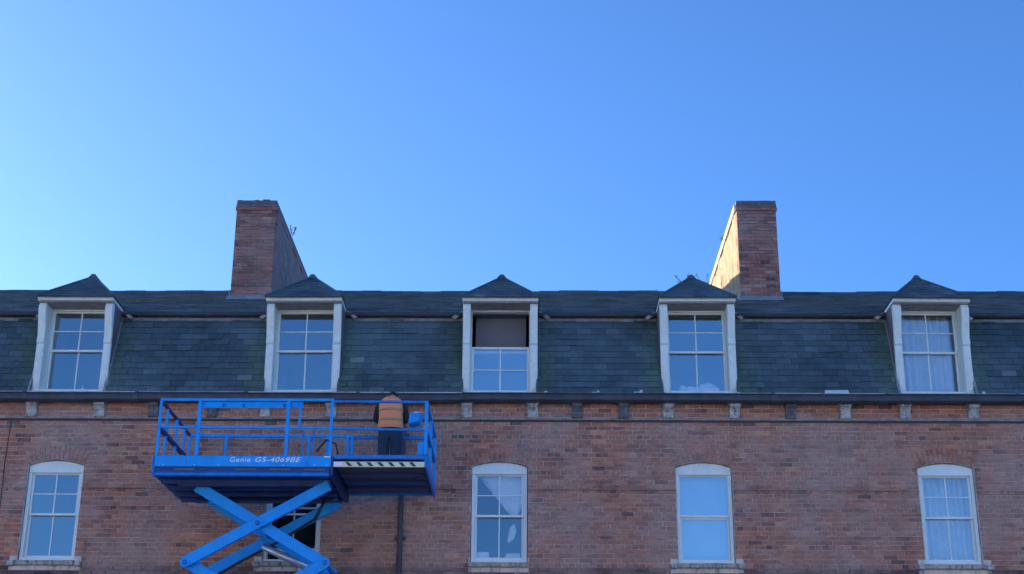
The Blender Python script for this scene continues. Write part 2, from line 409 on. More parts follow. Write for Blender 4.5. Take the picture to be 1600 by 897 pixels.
# ------------------------------------------------------------------ windows
def sash(parent, name, x0, x1, z0, z1, y, stile, top, bot, nx, nz, mat, glass, bar=.02, th=.035):
    m = MB()
    m.box(x0, x0+stile, y, y+th, z0, z1); m.box(x1-stile, x1, y, y+th, z0, z1)
    m.box(x0+stile, x1-stile, y+.001, y+th, z1-top, z1); m.box(x0+stile, x1-stile, y+.001, y+th, z0, z0+bot)
    gx0, gx1, gz0, gz1 = x0+stile, x1-stile, z0+bot, z1-top
    for k in range(1, nx): c = gx0+(gx1-gx0)*k/nx; m.box(c-bar/2, c+bar/2, y+.004, y+th-.004, gz0, gz1)
    o = m.build(name, mat, parent)
    hb = MB()
    for k in range(1, nz):
        c = gz0+(gz1-gz0)*k/nz; hb.box(gx0, gx1, y+.006, y+th-.006, c-bar*.42, c+bar*.42)
    if nz > 1: hb.build('glazing_bar', mat, parent)
    for i in range(nx):
        for j in range(nz):
            a = gx0+(gx1-gx0)*i/nx; b_ = gx0+(gx1-gx0)*(i+1)/nx; c = gz0+(gz1-gz0)*j/nz; d = gz0+(gz1-gz0)*(j+1)/nz
            t = random.uniform(-.003, .003); u = random.uniform(-.003, .003)
            p = MB(); yy = y+th*.55
            p.face([(a, yy+t, c), (b_, yy-t, c+0), (b_, yy-t+u, d), (a, yy+t+u, d)]); p.build('pane', glass, parent)
def room(parent, x, hw, z0, z1, y0, depth, mat=M_room):
    m = MB(); y1 = y0+depth; a, b_ = x-hw, x+hw
    m.face([(a, y1, z0), (b_, y1, z0), (b_, y1, z1), (a, y1, z1)])
    m.face([(a, y0, z0), (a, y1, z0), (a, y1, z1), (a, y0, z1)]); m.face([(b_, y0, z0), (b_, y1, z0), (b_, y1, z1), (b_, y0, z1)])
    m.face([(a, y0, z0), (b_, y0, z0), (b_, y1, z0), (a, y1, z0)]); m.face([(a, y0, z1), (b_, y0, z1), (b_, y1, z1), (a, y1, z1)])
    m.build('room_recess', mat, parent)
def lower_window(i, x):
    fy = .065
    f = MB(); fw_ = .05; a, b_ = x-HW+.012, x+HW-.012
    f.box(a, a+fw_, fy, fy+.15, ZS+.01, ZT-.11); f.box(b_-fw_, b_, fy, fy+.15, ZS+.01, ZT-.11)
    f.box(a, b_, fy-.012, fy+.15, ZS, ZS+.04)
    N = 10; pr = [(a, ZT-.11)]+[(b_, ZT-.11)]+[(x+HW-.014-(2*HW-.028)*k/N, arch_z(HW-.014-(2*HW-.028)*k/N)-.014) for k in range(N+1)]
    f.prism_y(pr, fy, fy+.14)
    f.box(a+.01, b_-.01, fy-.016, fy+.002, ZT-.125, ZT-.10)
    mat = M_upvc if i != 3 else M_paint
    w = f.build('window', mat, B)
    s0, s1 = a+fw_+.002, b_-fw_-.002
    zmid = 6.45
    if i == 3:
        sash(w, 'upper_sash', s0-.02, s1+.02, zmid-.01, ZT-.115, fy+.04, .03, .03, .035, 1, 1, M_upvc, M_glass)
        sash(w, 'lower_sash', s0, s1, ZS+.042, zmid-.0+.005, fy+.085, .028, .045, .035, 1, 1, M_upvc, M_glass)
    elif i == 1:
        sash(w, 'upper_sash', s0, s1, zmid-.0, ZT-.115, fy+.04, .035, .035, .03, 2, 2, M_upvc, M_glassdark, bar=.016)
        sash(w, 'lower_sash', s0, s1, ZS+.17, zmid+.14, fy+.085, .035, .03, .06, 2, 1, M_upvc, M_glassdark, bar=.018)
    else:
        GL = M_glassdim if i in (2, 4) else M_glass
        sash(w, 'upper_sash', s0, s1, zmid-.02, ZT-.115, fy+.04, .035, .035, .035, 2, 2, mat, GL)
        sash(w, 'lower_sash', s0, s1, ZS+.042, zmid+.02, fy+.085, .035, .035, .055, 2, 1, mat, GL)
    room(w, x, HW-.01, ZS+.01, ZT+.02, fy+.16, 1.2)
    # sill
    m = MB(); m.prism_x([(-.075, ZS-.085), (-.085, ZS-.02), (-.07, ZS-.012), (.045, ZS-.002), (.045, ZS-.085)], x-HW-(.02 if i == 2 else .02), x+HW+.02)
    m.build('sill', M_stone, w, bevel=.006)
    if i != 2:
        for sx in (-1, 1):
            m = MB(); c = x+sx*(HW+.075); m.box(c-.05, c+.05, -.095, .003, ZS-.10, ZS-.02); m.build('sill_end_block', M_corbel, w, bevel=.008)
    return w
WL = [lower_window(i, x) for i, x in enumerate(WIN)]

# ------------------------------------------------------------------ eaves, gutter, corbels
m = MB(); m.box(XL, XR, -.13, .25, 8.302, 8.40); m.build('eaves_board', M_gutter, B)
rs0 = random.Random(11)
prof = [(-.13, 8.285), (-.17, 8.268), (-.22, 8.272), (-.262, 8.30), (-.275, 8.345), (-.27, 8.385), (-.29, 8.395), (-.29, 8.41), (-.255, 8.41), (-.25, 8.34), (-.2, 8.30), (-.13, 8.30)]
gx = [XL, -12, -10.2, -8.4, -6.55, -4.74, -2.9, -1.2, .35, 2.12, 3.9, 5.75, 7.96, 9.6, XR]
gutter = empty('gutter', (0, -.13, 8.3), B)
for a, b_ in zip(gx, gx[1:]):
    g = MB(); o1, o2 = rs0.uniform(-.009, .006), rs0.uniform(-.008, .008)
    g.prism_x([(y+o2*(1 if y < -.15 else 0), z_+o1) for y, z_ in prof], a+.002, b_-.002); g.build('gutter_length', M_gutter, gutter)
for x in (-10.2, -8.4, -6.55, -4.74, -2.9, .35, 2.12, 3.9, 5.75, 7.87, 8.05, 9.6):
    j = MB(); j.prism_x([(y-.010 if y < -.15 else y, zz_ - (.008 if zz_ < 8.33 else -.004)) for y, zz_ in prof], x-.028, x+.028); j.build('gutter_joint', M_gutter, gutter)
corb = [(-9.45, 0), (-8.33, 0), (-7.2, 0), (-6.3, 1), (-5.33, 1), (-4.45, 0), (-3.36, 0), (-2.27, 0), (-1.12, 0), (-.03, 0), (.70, 1), (1.467, 1), (2.2, 0), (3.29, 0), (4.21, 1), (5.1, 0), (6.08, 0), (7.2, 0), (8.3, 0), (9.4, 0)]
for x, dk in corb:
    m = MB(); w = .105 if not dk else .1
    m.prism_x([(0.003, 8.035), (-.055, 8.035), (-.085, 8.055), (-.085, 8.085), (-.06, 8.10), (-.065, 8.15), (-.10, 8.20), (-.155, 8.235), (-.165, 8.264), (.003, 8.264)], x-w*.82, x+w*.82)
    m.prism_x([(0.003, 8.266), (-.17, 8.266), (-.185, 8.276), (-.185, 8.2995), (.003, 8.2995)], x-w*1.12, x+w*1.12)
    m.build('corbel', M_corbeld if dk else M_corbel, B, bevel=.006, label='soot-blackened corbel' if dk else None)

# ------------------------------------------------------------------ mansard roof
MY0, MZ0, MY1, MZ1 = .12, 8.42, .76, 10.10      # lower steep slope
RY, RZ = 8.0, 13.20                              # ridge
def sl_y(z): return MY0+(MY1-MY0)*(z-MZ0)/(MZ1-MZ0)
def up_z(y): return 10.13+(y-.70)*(RZ-10.13)/(RY-.70)
DORM = [-7.86, -3.93, -.59, 2.765, 6.71]; DW = .635
rb = MB()
rb.face([(XL, MY0, MZ0-.05), (XR, MY0, MZ0-.05), (XR, MY1, MZ1), (XL, MY1, MZ1)]) if False else None
segx = [XL]
for x in DORM: segx += [x-DW+.02, x+DW-.02]
segx.append(XR)
for a, b_ in zip(segx[::2], segx[1::2]): rb.face([(a, MY0, MZ0-.05), (b_, MY0, MZ0-.05), (b_, MY1, MZ1), (a, MY1, MZ1)], .3)
rb.face([(XL, 16-MY0, MZ0-.1), (XR, 16-MY0, MZ0-.1), (XR, 16-MY1, MZ1), (XL, 16-MY1, MZ1)], .3)
mroof = rb.build('mansard_slope', M_slate, B)
EXP = .128; sw = .25
slope = Vector((0, MY1-MY0, MZ1-MZ0)); slen = slope.length; sv = slope.normalized(); sn = Vector((0, -sv.z, sv.y))
rs = random.Random(3)
def slate_pts(x0, x1, s0, s1, lift):
    a = Vector((0, MY0, MZ0))
    def P(x, s, n): q = a+sv*s+sn*n; return (x, q.y, q.z)
    jb = rs.uniform(-.007, .007)
    return [P(x0, s0+jb, lift), P(x1, s0+jb+rs.uniform(-.003, .003), lift), P(x1, s1, .006), P(x0, s1, .006), P(x0, s0+jb, .001), P(x1, s0+jb, .001), P(x1, s1, .0), P(x0, s1, .0)]
smb = MB(); scand = []
nrow = int(slen/EXP)+1
for r_ in range(nrow):
    s0 = r_*EXP-.02; s1 = min(s0+EXP*1.15, slen+.01)
    x = DL-.4+(sw/2 if r_ % 2 else 0)
    while x < DR+.4:
        segs = [(x+.003, x+sw-.003)]
        for d in DORM:
            a, b_ = d-DW+.02, d+DW-.02; ns = []
            for p, q in segs:
                if q <= a or p >= b_: ns.append((p, q))
                else:
                    if p < a: ns.append((p, a))
                    if q > b_: ns.append((b_, q))
            segs = ns
        for p, q in segs:
            if q-p < .03: continue
            c = (p+q)/2; dd = min(abs(c-d) for d in DORM)-DW
            moss = .75*max(0, 1-dd/.45)*(.35+.65*(1-abs(r_/nrow-.35)))*rs.uniform(.5, 1) if dd > 0 else 0
            tn = min(.9, max(.08, rs.gauss(.5, .17))); tn = 1.0 if rs.random() < .006 else tn
            if r_ == nrow-1: tn = min(1, tn+.15)
            lift = rs.uniform(.016, .024) if rs.random() > .03 else .034
            if rs.random() < .008: continue
            scand.append((abs(c-.2)+abs(r_-6)*.001, q-p > sw*.9, p, q, s0, s1, lift, tn, moss))
        x += sw
full = sorted([s for s in scand if s[1]], key=lambda s: s[0])
for i, s in enumerate(full+[s for s in scand if not s[1]]):
    _, _, p, q, s0, s1, lift, tn, moss = s
    if i < 290:
        m = MB(); m.hexa(slate_pts(p, q, s0, s1, lift), tn, moss); m.build('slate', M_slate, mroof)
    else: smb.hexa(slate_pts(p, q, s0, s1, lift), tn, moss, back=False)
smb.build('slates', M_slate, mroof, kind='stuff')
# upper slope
ub = MB()
def thick(ax, bx): ub.hexa([(ax, .66, 10.10), (bx, .66, 10.10), (bx, RY, RZ-.03), (ax, RY, RZ-.03), (ax, .66, 10.06), (bx, .66, 10.06), (bx, RY, RZ-.1), (ax, RY, RZ-.1)], .35)
thick(XL, XR)
ub.face([(XL, 16-.66, 10.10), (XR, 16-.66, 10.10), (XR, RY, RZ-.03), (XL, RY, RZ-.03)], .4)
uroof = ub.build('upper_roof_slope', M_roofslate, B)
us = MB(); uv = Vector((0, RY-.66, RZ-10.10)); ul = uv.length; uv.normalize(); un_ = Vector((0, -uv.z, uv.y))
e2 = .21
for r_ in range(int(ul/e2)):
    s0 = r_*e2; s1 = s0+e2*1.12; x = DL-1.2+(.15 if r_ % 2 else 0)
    while x < DR+1.2:
        P = lambda xx, s, n: (xx, .66+uv.y*s+un_.y*n, 10.10+uv.z*s+un_.z*n)
        l = rs.uniform(.010, .02); p, q = x+.003, x+.297
        tn = min(.98, max(.02, rs.gauss(.5, .2)))
        us.hexa([P(p, s0, l), P(q, s0, l+rs.uniform(-.002, .002)), P(q, s1, .004), P(p, s1, .004), P(p, s0, .0), P(q, s0, .0), P(q, s1, .0), P(p, s1, .0)], tn, 0, back=False)
        x += .3
us.build('slates', M_roofslate, uroof, kind='stuff')
# roll at the break of the roof + pale lead strip below
m = MB(); m.prism_x([(.60, 10.062), (.585, 10.09), (.60, 10.12), (.66, 10.125), (.70, 10.06)], XL, XR); m.build('roof_kerb', M_gutter, B)
for a, b_ in zip(segx[::2], segx[1::2]):
    if b_ < DL-1: continue
    a2, b2 = max(a, DL-1)+.03, min(b_, DR+1)-.03
    x = a2
    while x < b2-.05:
        e = min(b2, x+rs.uniform(.5, 1.3))
        m = MB(); yy = sl_y(10.0)-.018
        m.hexa([(x, yy-.006, 9.985+rs.uniform(-.008, .008)), (e-.006, yy-.006, 9.985), (e-.006, yy+.012, 10.045), (x, yy+.012, 10.045), (x, yy+.03, 9.985), (e-.006, yy+.03, 9.985), (e-.006, yy+.04, 10.045), (x, yy+.04, 10.045)])
        m.build('lead_strip', M_lead, B); x = e
# ridge tiles
x = DL-1
while x < DR+1:
    m = MB(); h = rs.uniform(-.012, .012)+.012*math.sin(x*.8)
    m.prism_x([(RY-.17, RZ-.10), (RY-.15, RZ-.05+h), (RY-.05, RZ+.035+h), (RY+.05, RZ+.035+h), (RY+.17, RZ-.1)], x, x+.447); m.build('ridge_tile', M_roofslate, uroof); x += .45
m = MB(); m.prism_x([(RY-.17, RZ-.10), (RY-.05, RZ+.03), (RY+.05, RZ+.03), (RY+.17, RZ-.1)], XL, DL-1.01); m.prism_x([(RY-.17, RZ-.10), (RY-.05, RZ+.03), (RY+.05, RZ+.03), (RY+.17, RZ-.1)], x+.01, XR); m.build('plain_ridge', M_roofslate, uroof)

# ------------------------------------------------------------------ dormers
def dormer(i, x):
    D = empty('dormer', (x, .2, 8.5), B)
    zt = 10.175
    # scrolled posts
    for sx in (-1, 1):
        o_ = x+sx*DW; i_ = x+sx*(DW-.128); a, b_ = min(o_, i_), max(o_, i_)
        m = MB()
        m.prism_x([(.55, 8.50), (.235, 8.50), (.235, 9.40), (.205, 9.43), (.205, 9.50), (.225, 9.52), (.20, 9.62), (.165, 9.75), (.125, 9.88), (.10, 10.0), (.10, 10.06), (.13, 10.08), (.13, zt-.07), (.55, zt-.07)], a, b_)
        m.build('post', M_oldpaint, D, bevel=.007)
        m = MB(); m.box(a+.03, b_-.03, .222, .236, 8.62, 9.36); m.build('post_panel', M_oldpaint, D)
        # cheek
        m = MB(); cxx = x+sx*(DW+.007); c2 = x+sx*(DW-.03)
        q = [(.56, 8.50), (.56, zt-.06), (.9, zt-.06), (.95, 10.1), (sl_y(9.6)+.05, 9.6), (sl_y(8.5)+.05, 8.5)]
        q = [(.285, 8.48), (.285, 9.4), (.24, 9.9), (.24, zt-.06), (.95, zt-.06), (.95, 10.0), (.80, 10.0), (.285, 8.7)]
        m.prism_x(q, min(cxx, c2), max(cxx, c2)); m.build('cheek', M_cheek, D)
        # lead soaker where the cheek meets the slates
        m = MB(); e0 = x+sx*(DW-.01); e1 = x+sx*(DW+.02)
        m.bar(((e0+e1)/2, sl_y(8.5)-.015, 8.5), ((e0+e1)/2, sl_y(10.02)-.015, 10.02), .035, .03, (0, -1, .3)); m.build('soaker', M_lead if i in (0, 4) else M_slate, D)
        m = MB(); m.hexa([(x+sx*(DW+.01), .60, 10.13), (x+sx*(DW+.06), .58, 10.13), (x+sx*(DW+.22), .60, 10.03), (x+sx*(DW+.16), .62, 10.0),
                          (x+sx*(DW+.01), .66, 10.13), (x+sx*(DW+.06), .66, 10.13), (x+sx*(DW+.22), .68, 10.03), (x+sx*(DW+.16), .68, 10.0)]); m.build('saddle_flashing', M_corbel, D)
    # head, fascia, soffit
    m = MB(); m.box(x-DW-.012, x+DW+.012, .045, .075, zt-.045, zt+.012); m.box(x-DW-.012, x-DW+.01, .076, .7, zt-.045, zt+.012); m.box(x+DW-.01, x+DW+.012, .076, .7, zt-.045, zt+.012)
    m.build('fascia', M_oldpaint, D)
    m = MB(); m.box(x-DW+.002, x+DW-.002, .077, .54, zt-.068, zt-.04); m.build('soffit', simple('shaded_soffit_paint', (.30, .28, .26), .7, .25, 6), D)  # soffit colour darkened to paint in the shade under the eaves
    # window
    y = .48; a, b_ = x-DW+.130, x+DW-.130
    f = MB(); f.box(a, b_, y-.01, y+.10, zt-.092, zt-.07)
    f.box(a, a+.014, y, y+.12, 8.5, zt-.094); f.box(b_-.014, b_, y, y+.12, 8.5, zt-.094); f.box(a, b_, y-.20, y+.12, 8.46, 8.615)
    w = f.build('window_frame', M_oldpaint, D)
    s0, s1 = a+.016, b_-.016; zb, zh = 8.617, zt-.095; zm = 9.37
    if i == 2:      # upper sash slid down: the opening above is bare
        sash(D, 'upper_sash', s0, s1, zb+.005, 9.45, y+.02, .035, .04, .045, 2, 2, M_paint, M_glass)
        sash(D, 'lower_sash', s0, s1, zb, zm+.02, y+.065, .035, .04, .05, 2, 1, M_paint, M_glassdim)
        room(D, x, DW-.2, 8.5, zh+.0, y+.13, .22, simple('grey_room', (.20, .215, .25), .95, .12, 2))
    else:
        GL = M_glassdim if i == 4 else M_glass
        sash(D, 'upper_sash', s0, s1, zm-.02, zh, y+.02, .032, .03, .035, 2, 2, M_paint, GL)
        sash(D, 'lower_sash', s0, s1, zb, zm+.02, y+.065, .03, .035, .042, 2, 1, M_paint, GL)
        room(D, x, DW-.2, 8.5, zh+.0, y+.13, 1.0)
    # hipped roof
    E = DW+.018; ey = .0; ez = zt+.018; ay, az = .90, 10.875; by = 2.45
    A = Vector((x, ay, az)); Bk = Vector((x, by+.1, az)); FL = Vector((x-E, ey, ez)); FR = Vector((x+E, ey, ez))
    BL = Vector((x-E, .78, ez)); BR = Vector((x+E, .78, ez))
    m = MB(); m.face([FL, FR, A], .4); m.face([FL, A, Bk, BL], .4); m.face([FR, BR, Bk, A], .4); m.face([FL, FR, BR, BL], .2)
    m.face([FL-Vector((0, 0, .0)), FR, FR-Vector((0, 0, .022)), FL-Vector((0, 0, .022))], .2)
    h = m.build('dormer_roof', M_roofslate, D)
    s = MB(); up_ = (A-(FL+FR)/2); L = up_.length; uu = up_.normalized(); nn = Vector((0, -uu.z, uu.y)); n_ = 8
    for r_ in range(n_):
        t0 = r_/n_; t1 = min(1, (r_+1.15)/n_); xx = -E+(.1 if r_ % 2 else 0)
        while xx < E:
            lo0, hi0 = max(xx, -E*(1-t0)), min(xx+.2, E*(1-t0)); lo1, hi1 = max(xx, -E*(1-t1)), min(xx+.2, E*(1-t1))
            if hi0-lo0 > .02:
                if hi1 < lo1: lo1 = hi1 = (max(-E*(1-t1), min(E*(1-t1), (lo0+hi0)/2)))
                P = lambda u, t, nl: Vector((x+u, ey, ez))+uu*(t*L)+nn*nl
                s.hexa([P(lo0, t0-.01, .014), P(hi0-.004, t0-.01, .014), P(hi1-.004, t1, .004), P(lo1, t1, .004), P(lo0, t0-.01, 0), P(hi0-.004, t0-.01, 0), P(hi1-.004, t1, 0), P(lo1, t1, 0)], min(.98, max(.02, rs.gauss(.5, .2))), 0)
            xx += .2
    for sx in (-1, 1):
        F = FL if sx < 0 else FR; bk = BL if sx < 0 else BR
        e_up = (A-Vector((x+sx*E, ay, ez))); LL = e_up.length; eu = e_up.normalized(); en = Vector((sx*eu.z, 0, abs(eu.x)))
        for r_ in range(7):
            t0 = r_/7; t1 = min(1, (r_+1.15)/7); y0_ = ey+(ay-ey)*t0
            yy = y0_
            while yy < .8+1.7*t0:
                ye = min(yy+.2, .8+1.7*t0); y1a = max(yy, ey+(ay-ey)*t1)
                if ye-yy > .03 and ye > y1a:
                    P = lambda yv, t, nl: Vector((x+sx*E, yv, ez))+eu*(t*LL)+en*nl
                    s.hexa([P(yy, t0-.01, .014), P(ye-.004, t0-.01, .014), P(ye-.004, t1, .004), P(y1a, t1, .004), P(yy, t0-.01, 0), P(ye-.004, t0-.01, 0), P(ye-.004, t1, 0), P(y1a, t1, 0)], min(.98, max(.02, rs.gauss(.5, .2))), 0)
                yy += .2
    s.build('roof_slates', M_roofslate, D, kind='stuff')
    m = MB(); o3 = Vector((0, 0, .012))
    m.tube([FL+o3, A+o3], .022, 6); m.build('hip_roll', M_roofslate, D); m = MB(); m.tube([FR+o3, A+o3], .022, 6); m.build('hip_roll', M_roofslate, D)
    m = MB()
    for k in range(4):
        y0 = ay-.06+k*.42; m.prism_y([(x-.11, az-.06), (x-.03, az+.04), (x+.03, az+.04), (x+.11, az-.06)], y0, y0+.41)
    m.build('ridge_cap', M_roofslate, D)
    D.rotation_euler = (0, R((.25, -.3, .12, -.2, .3)[i]), 0)
    return D
for i, x in enumerate(DORM): dormer(i, x)

# ------------------------------------------------------------------ chimneys
def chimney(x0, x1, lit_side):
    y0, y1, zb, zt = 5.0, 11.0, 11.6, 14.19
    core = MB(); core.box(x0+.012, x1-.012, y0+.012, y1-.012, zb, zt-.01)
    chm = core.build('chimney', M_mortar, B)
    cs = MB(); ch = .075; n = int((13.95-zb)/ch); ind = []
    for r_ in range(n):
        z0 = 13.95-(r_+1)*ch; odd = r_ % 2
        w = x1-x0
        # front: alternate stretchers and headers
        if odd: cuts = [0, .215, .43, .645, w]
        else: cuts = [0, .1, .31, .53, .74, w]
        for a, b_ in zip(cuts, cuts[1:]):
            t = rs.random(); tn = .06 if t < .1 else min(.98, max(.05, rs.gauss(.5, .2)))
            if t > .96: tn = .98
            if b_-a < .03: continue
            m = MB(); p = rs.uniform(0, .006); m.box(x0+a+.004, x0+b_-.004, y0-p, y0+.02, z0+.004, z0+ch-.004, tn)
            m.build('chimney_brick', M_chimney, chm)
        for xx, sx in ():
            yy = 0
            if odd: cs.box(min(xx, xx-sx*.02), max(xx, xx-sx*.02), y0+.022, y0+.106, z0+.004, z0+ch-.004, .5)
            else: yy = y0+.022
            while yy < y1-.1:
                Lb = .215; e = yy+Lb
                if z0+ch < up_z(yy)-.1 and yy < RY: yy += Lb+.01; continue
                tn = min(.98, max(.05, rs.gauss(.5, .2))); p = rs.uniform(0, .005)
                a, b_ = xx-sx*.02, xx+sx*p
                cs.box(min(a, b_), max(a, b_), yy, min(e, y1-.02), z0+.004, z0+ch-.004, tn); yy += Lb+.01
    # rendered flanks, hand trowelled, with a brick-wide quoin left bare at the front
    for xx, sx in ((x0, -1), (x1, 1)):
        q = MB()
        for r_ in range(n):
            z0 = 13.95-(r_+1)*ch; w_ = .215 if r_ % 2 else .105
            q.box(min(xx, xx-sx*.02), max(xx, xx-sx*.02), y0+.024, y0+w_, z0+.004, z0+ch-.004, min(.98, max(.05, rs.gauss(.5, .2))))
        q.build('quoin_bricks', M_chimney, chm, kind='stuff')
        g_ = MB(); NY, NZ = 44, 20; ids = {}
        for a in range(NY+1):
            for b_ in range(NZ+1):
                yv = y0+.10+(y1-.02-y0-.10)*a/NY; zv = 11.75+(13.945-11.75)*b_/NZ
                dd_ = .006+.011*math.sin(yv*5.1+math.sin(zv*4)*1.7)+.008*math.sin(zv*11+yv*7)+rs.uniform(-.006, .006)
                if a == 0: dd_ = -.004
                ids[a, b_] = len(g_.v); g_.v.append((xx+sx*(max(-.004, dd_)+.004), yv, zv))
        for a in range(NY):
            for b_ in range(NZ): g_.f.append((ids[a, b_], ids[a+1, b_], ids[a+1, b_+1], ids[a, b_+1])); g_.t.append(.5); g_.m.append(0)
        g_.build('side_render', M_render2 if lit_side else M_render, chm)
    # cap courses
    m = MB(); m.box(x0-.022, x1+.022, y0-.025, y1+.025, 13.952, 14.02); m.build('cap_course', M_chimney, chm, bevel=.008)
    m = MB(); m.box(x0-.012, x1+.012, y0-.015, y1+.015, 14.023, 14.10); m.build('cap_band', M_cap, chm, bevel=.008)
    m = MB(); m.box(x0-.004, x1+.004, y0-.006, y1+.006, 14.103, 14.18)
    for k in range(6):
        a = x0+rs.uniform(.0, .7); m.box(a, a+rs.uniform(.06, .16), y0+rs.uniform(.0, .3), y0+rs.uniform(.35, .7), 14.17, 14.19+rs.uniform(.005, .03))
    m.build('cap_flaunching', M_cap, chm, bevel=.01)
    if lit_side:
        m = MB(); m.box(x0-.045, x0-.0245, y0+.02, y1, 13.955, 14.10); m.build('sunlit_coping_rim', simple('sunlit_rim', (.55, .50, .40), .9, .2, 8, bmp=.4), chm)  # pale slab painting in the sunlit rim on the lit flank
    # lead flashing at base
    m = MB(); zf = up_z(y0)
    m.hexa([(x0-.06, y0-.13, zf-.035), (x1+.04, y0-.13, zf-.035), (x1+.03, y0-.012, zf+.10), (x0-.04, y0-.012, zf+.10), (x0-.06, y0, zf-.06), (x1+.04, y0, zf-.06), (x1+.03, y0, zf+.06), (x0-.04, y0, zf+.06)])
    m.build('apron_flashing', M_lead, chm)
    for xx, sx in ((x0, -1), (x1, 1)):
        k = 0; yy = y0-.05
        while yy < RY:
            m = MB(); za = up_z(yy)-.0; a, b_ = xx+sx*.004, xx+sx*.018; a, b_ = min(a, b_), max(a, b_)
            m.box(a, b_, yy, yy+.29, za, za+.22); m.build('step_flashing', M_lead, chm); yy += .3
    return chm
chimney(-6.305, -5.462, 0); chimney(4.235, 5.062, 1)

# ------------------------------------------------------------------ pipe and cables on the wall
p = MB(); p.tube([(-2.15, -.10, 0.05), (-2.15, -.10, 7.85), (-2.15, -.13, 8.1), (-2.15, -.2, 8.28)], .043, 12)
dp = p.build('downpipe', M_gutter, B, smooth=True)
for zc in (1.2, 3.0, 4.8, 6.05, 7.75):
    m = MB(); m.tube([(-2.15, -.10, zc-.045), (-2.15, -.10, zc+.045)], .054, 12); m.box(-2.24, -2.06, -.05, -.0, zc-.02, zc+.02); m.build('pipe_collar', M_gutter, dp)
p = MB(); p.tube([(-8.66, -.022, 7.98), (-8.68, -.022, 7.3), (-8.665, -.022, 6.6), (-8.70, -.022, 5.9), (-8.72, -.022, 5.0)], .008, 6)
p.build('wall_cable', M_gutter, B)

# ------------------------------------------------------------------ loose things on and in the house
def curtain(x0, x1, z0, z1, y, n, amp, mat, label, hem=None):
    m = MB(); cols = 60
    pts = []
    for k in range(cols+1):
        u = k/cols; xx = x0+(x1-x0)*u; pts.append((xx, y+amp*math.sin(u*n*2*math.pi+.6*math.sin(u*9))))
    rows = 8
    idx = []
    for r_ in range(rows+1):
        t = r_/rows; zz_ = z0+(z1-z0)*t
        idx.append([len(m.v)+k for k in range(cols+1)]); m.v += [(px+.012*math.sin(t*3+k*.2)*(1-t), py*1+(0), zz_) for k, (px, py) in enumerate(pts)]
    for r_ in range(rows):
        for k in range(cols): m.f.append((idx[r_][k], idx[r_][k+1], idx[r_+1][k+1], idx[r_+1][k])); m.t.append(.5); m.m.append(0)
    o = m.build('curtain', mat, None, smooth=True, label=label, cat='curtain')
    sm = o.modifiers.new('cloth', 'SOLIDIFY'); sm.thickness = .004
    return o
curtain(6.24, 7.09, 5.74, 7.2, .27, 8, .035, M_curtain, 'pale curtain hanging in the rightmost lower window of the brick wall')
curtain(6.27, 7.15, 8.66, 10.06, .68, 6, .035, M_curtain, 'pale curtain inside the rightmost dormer window')
curtain(2.31, 3.18, 5.74, 7.2, .235, 1.2, .004, M_blind, 'plain pale blue blind filling the window without glazing bars')
# torn sheet: big triangle hanging from the top right corner of the window right of the lift
def sheet(name, poly, y, mat, label, cat):
    m = MB(); bmv = bmesh.new(); vs = [bmv.verts.new((a, y, c)) for a, c in poly]; bmv.faces.new(vs)
    bmesh.ops.triangulate(bmv, faces=bmv.faces[:]); bmesh.ops.subdivide_edges(bmv, edges=bmv.edges[:], cuts=4, use_grid_fill=True)
    for v in bmv.verts: v.co.y += .015*math.sin(v.co.x*38+v.co.z*12)+.01*math.sin(v.co.z*31)
    me = bpy.data.meshes.new(name); bmv.to_mesh(me); bmv.free(); me.materials.append(mat)
    c = Vector((sum(a for a, _ in poly)/len(poly), y, sum(c for _, c in poly)/len(poly)))
    me.transform(Matrix.Translation(-c)); me.polygons.foreach_set('use_smooth', [True]*len(me.polygons))
    o = bpy.data.objects.new(name, me); link(o, None, c); tag(o, label, cat); s_ = o.modifiers.new('t', 'SOLIDIFY'); s_.thickness = .004; return o
sheet('sheet', [(-.93, 7.14), (-.19, 7.14), (-.19, 6.62), (-.29, 6.46), (-.37, 6.45), (-.50, 6.72), (-.72, 6.90)], .205, M_white, 'white torn sheet drooping across the top of the window right of the lift', 'sheet')
sheet('cloth_scrap', [(-.40, 6.28), (-.32, 6.36), (-.29, 6.22), (-.33, 6.10), (-.42, 6.02), (-.44, 6.06)], .215, M_white, 'narrow white cloth scrap hanging low behind the torn sheet window', 'cloth')
m = MB(); m.hexa([(-.93, .215, 5.76), (-.73, .215, 5.76), (-.735, .215, 5.885), (-.925, .215, 5.885), (-.93, .33, 5.76), (-.73, .33, 5.76), (-.735, .33, 5.885), (-.925, .33, 5.885)]); m.build('box', M_white, None, bevel=.004, label='small white box on the sill, left corner of the torn sheet window', cat='box')
m = MB()
for k in range(5): m.box(-.5+k*.012, -.25+k*.006, .22+k*.004, .31, 5.76+k*.022, 5.778+k*.022)
m.build('paper_stack', M_white, None, label='low pile of papers on the sill, right corner of the torn sheet window', cat='papers')
def blob(name, x, y, z, rx, ry, rz, mat, seed, label, cat, rough=.25):
    bmv = bmesh.new(); bmesh.ops.create_icosphere(bmv, subdivisions=3, radius=1); rr = random.Random(seed); ph = [rr.uniform(0, 6) for _ in range(6)]
    for v in bmv.verts:
        k = 1+rough*(math.sin(v.co.x*5+ph[0])*math.sin(v.co.y*4+ph[1])+.6*math.sin(v.co.z*7+ph[2])*math.sin(v.co.x*9+ph[3]))
        v.co = Vector((v.co.x*rx*k, v.co.y*ry*k, max(-.7, v.co.z*k)*rz))
    me = bpy.data.meshes.new(name); bmv.to_mesh(me); bmv.free(); me.materials.append(mat); me.polygons.foreach_set('use_smooth', [True]*len(me.polygons))
    o = bpy.data.objects.new(name, me); link(o, None, (x, y, z)); tag(o, label, cat); return o
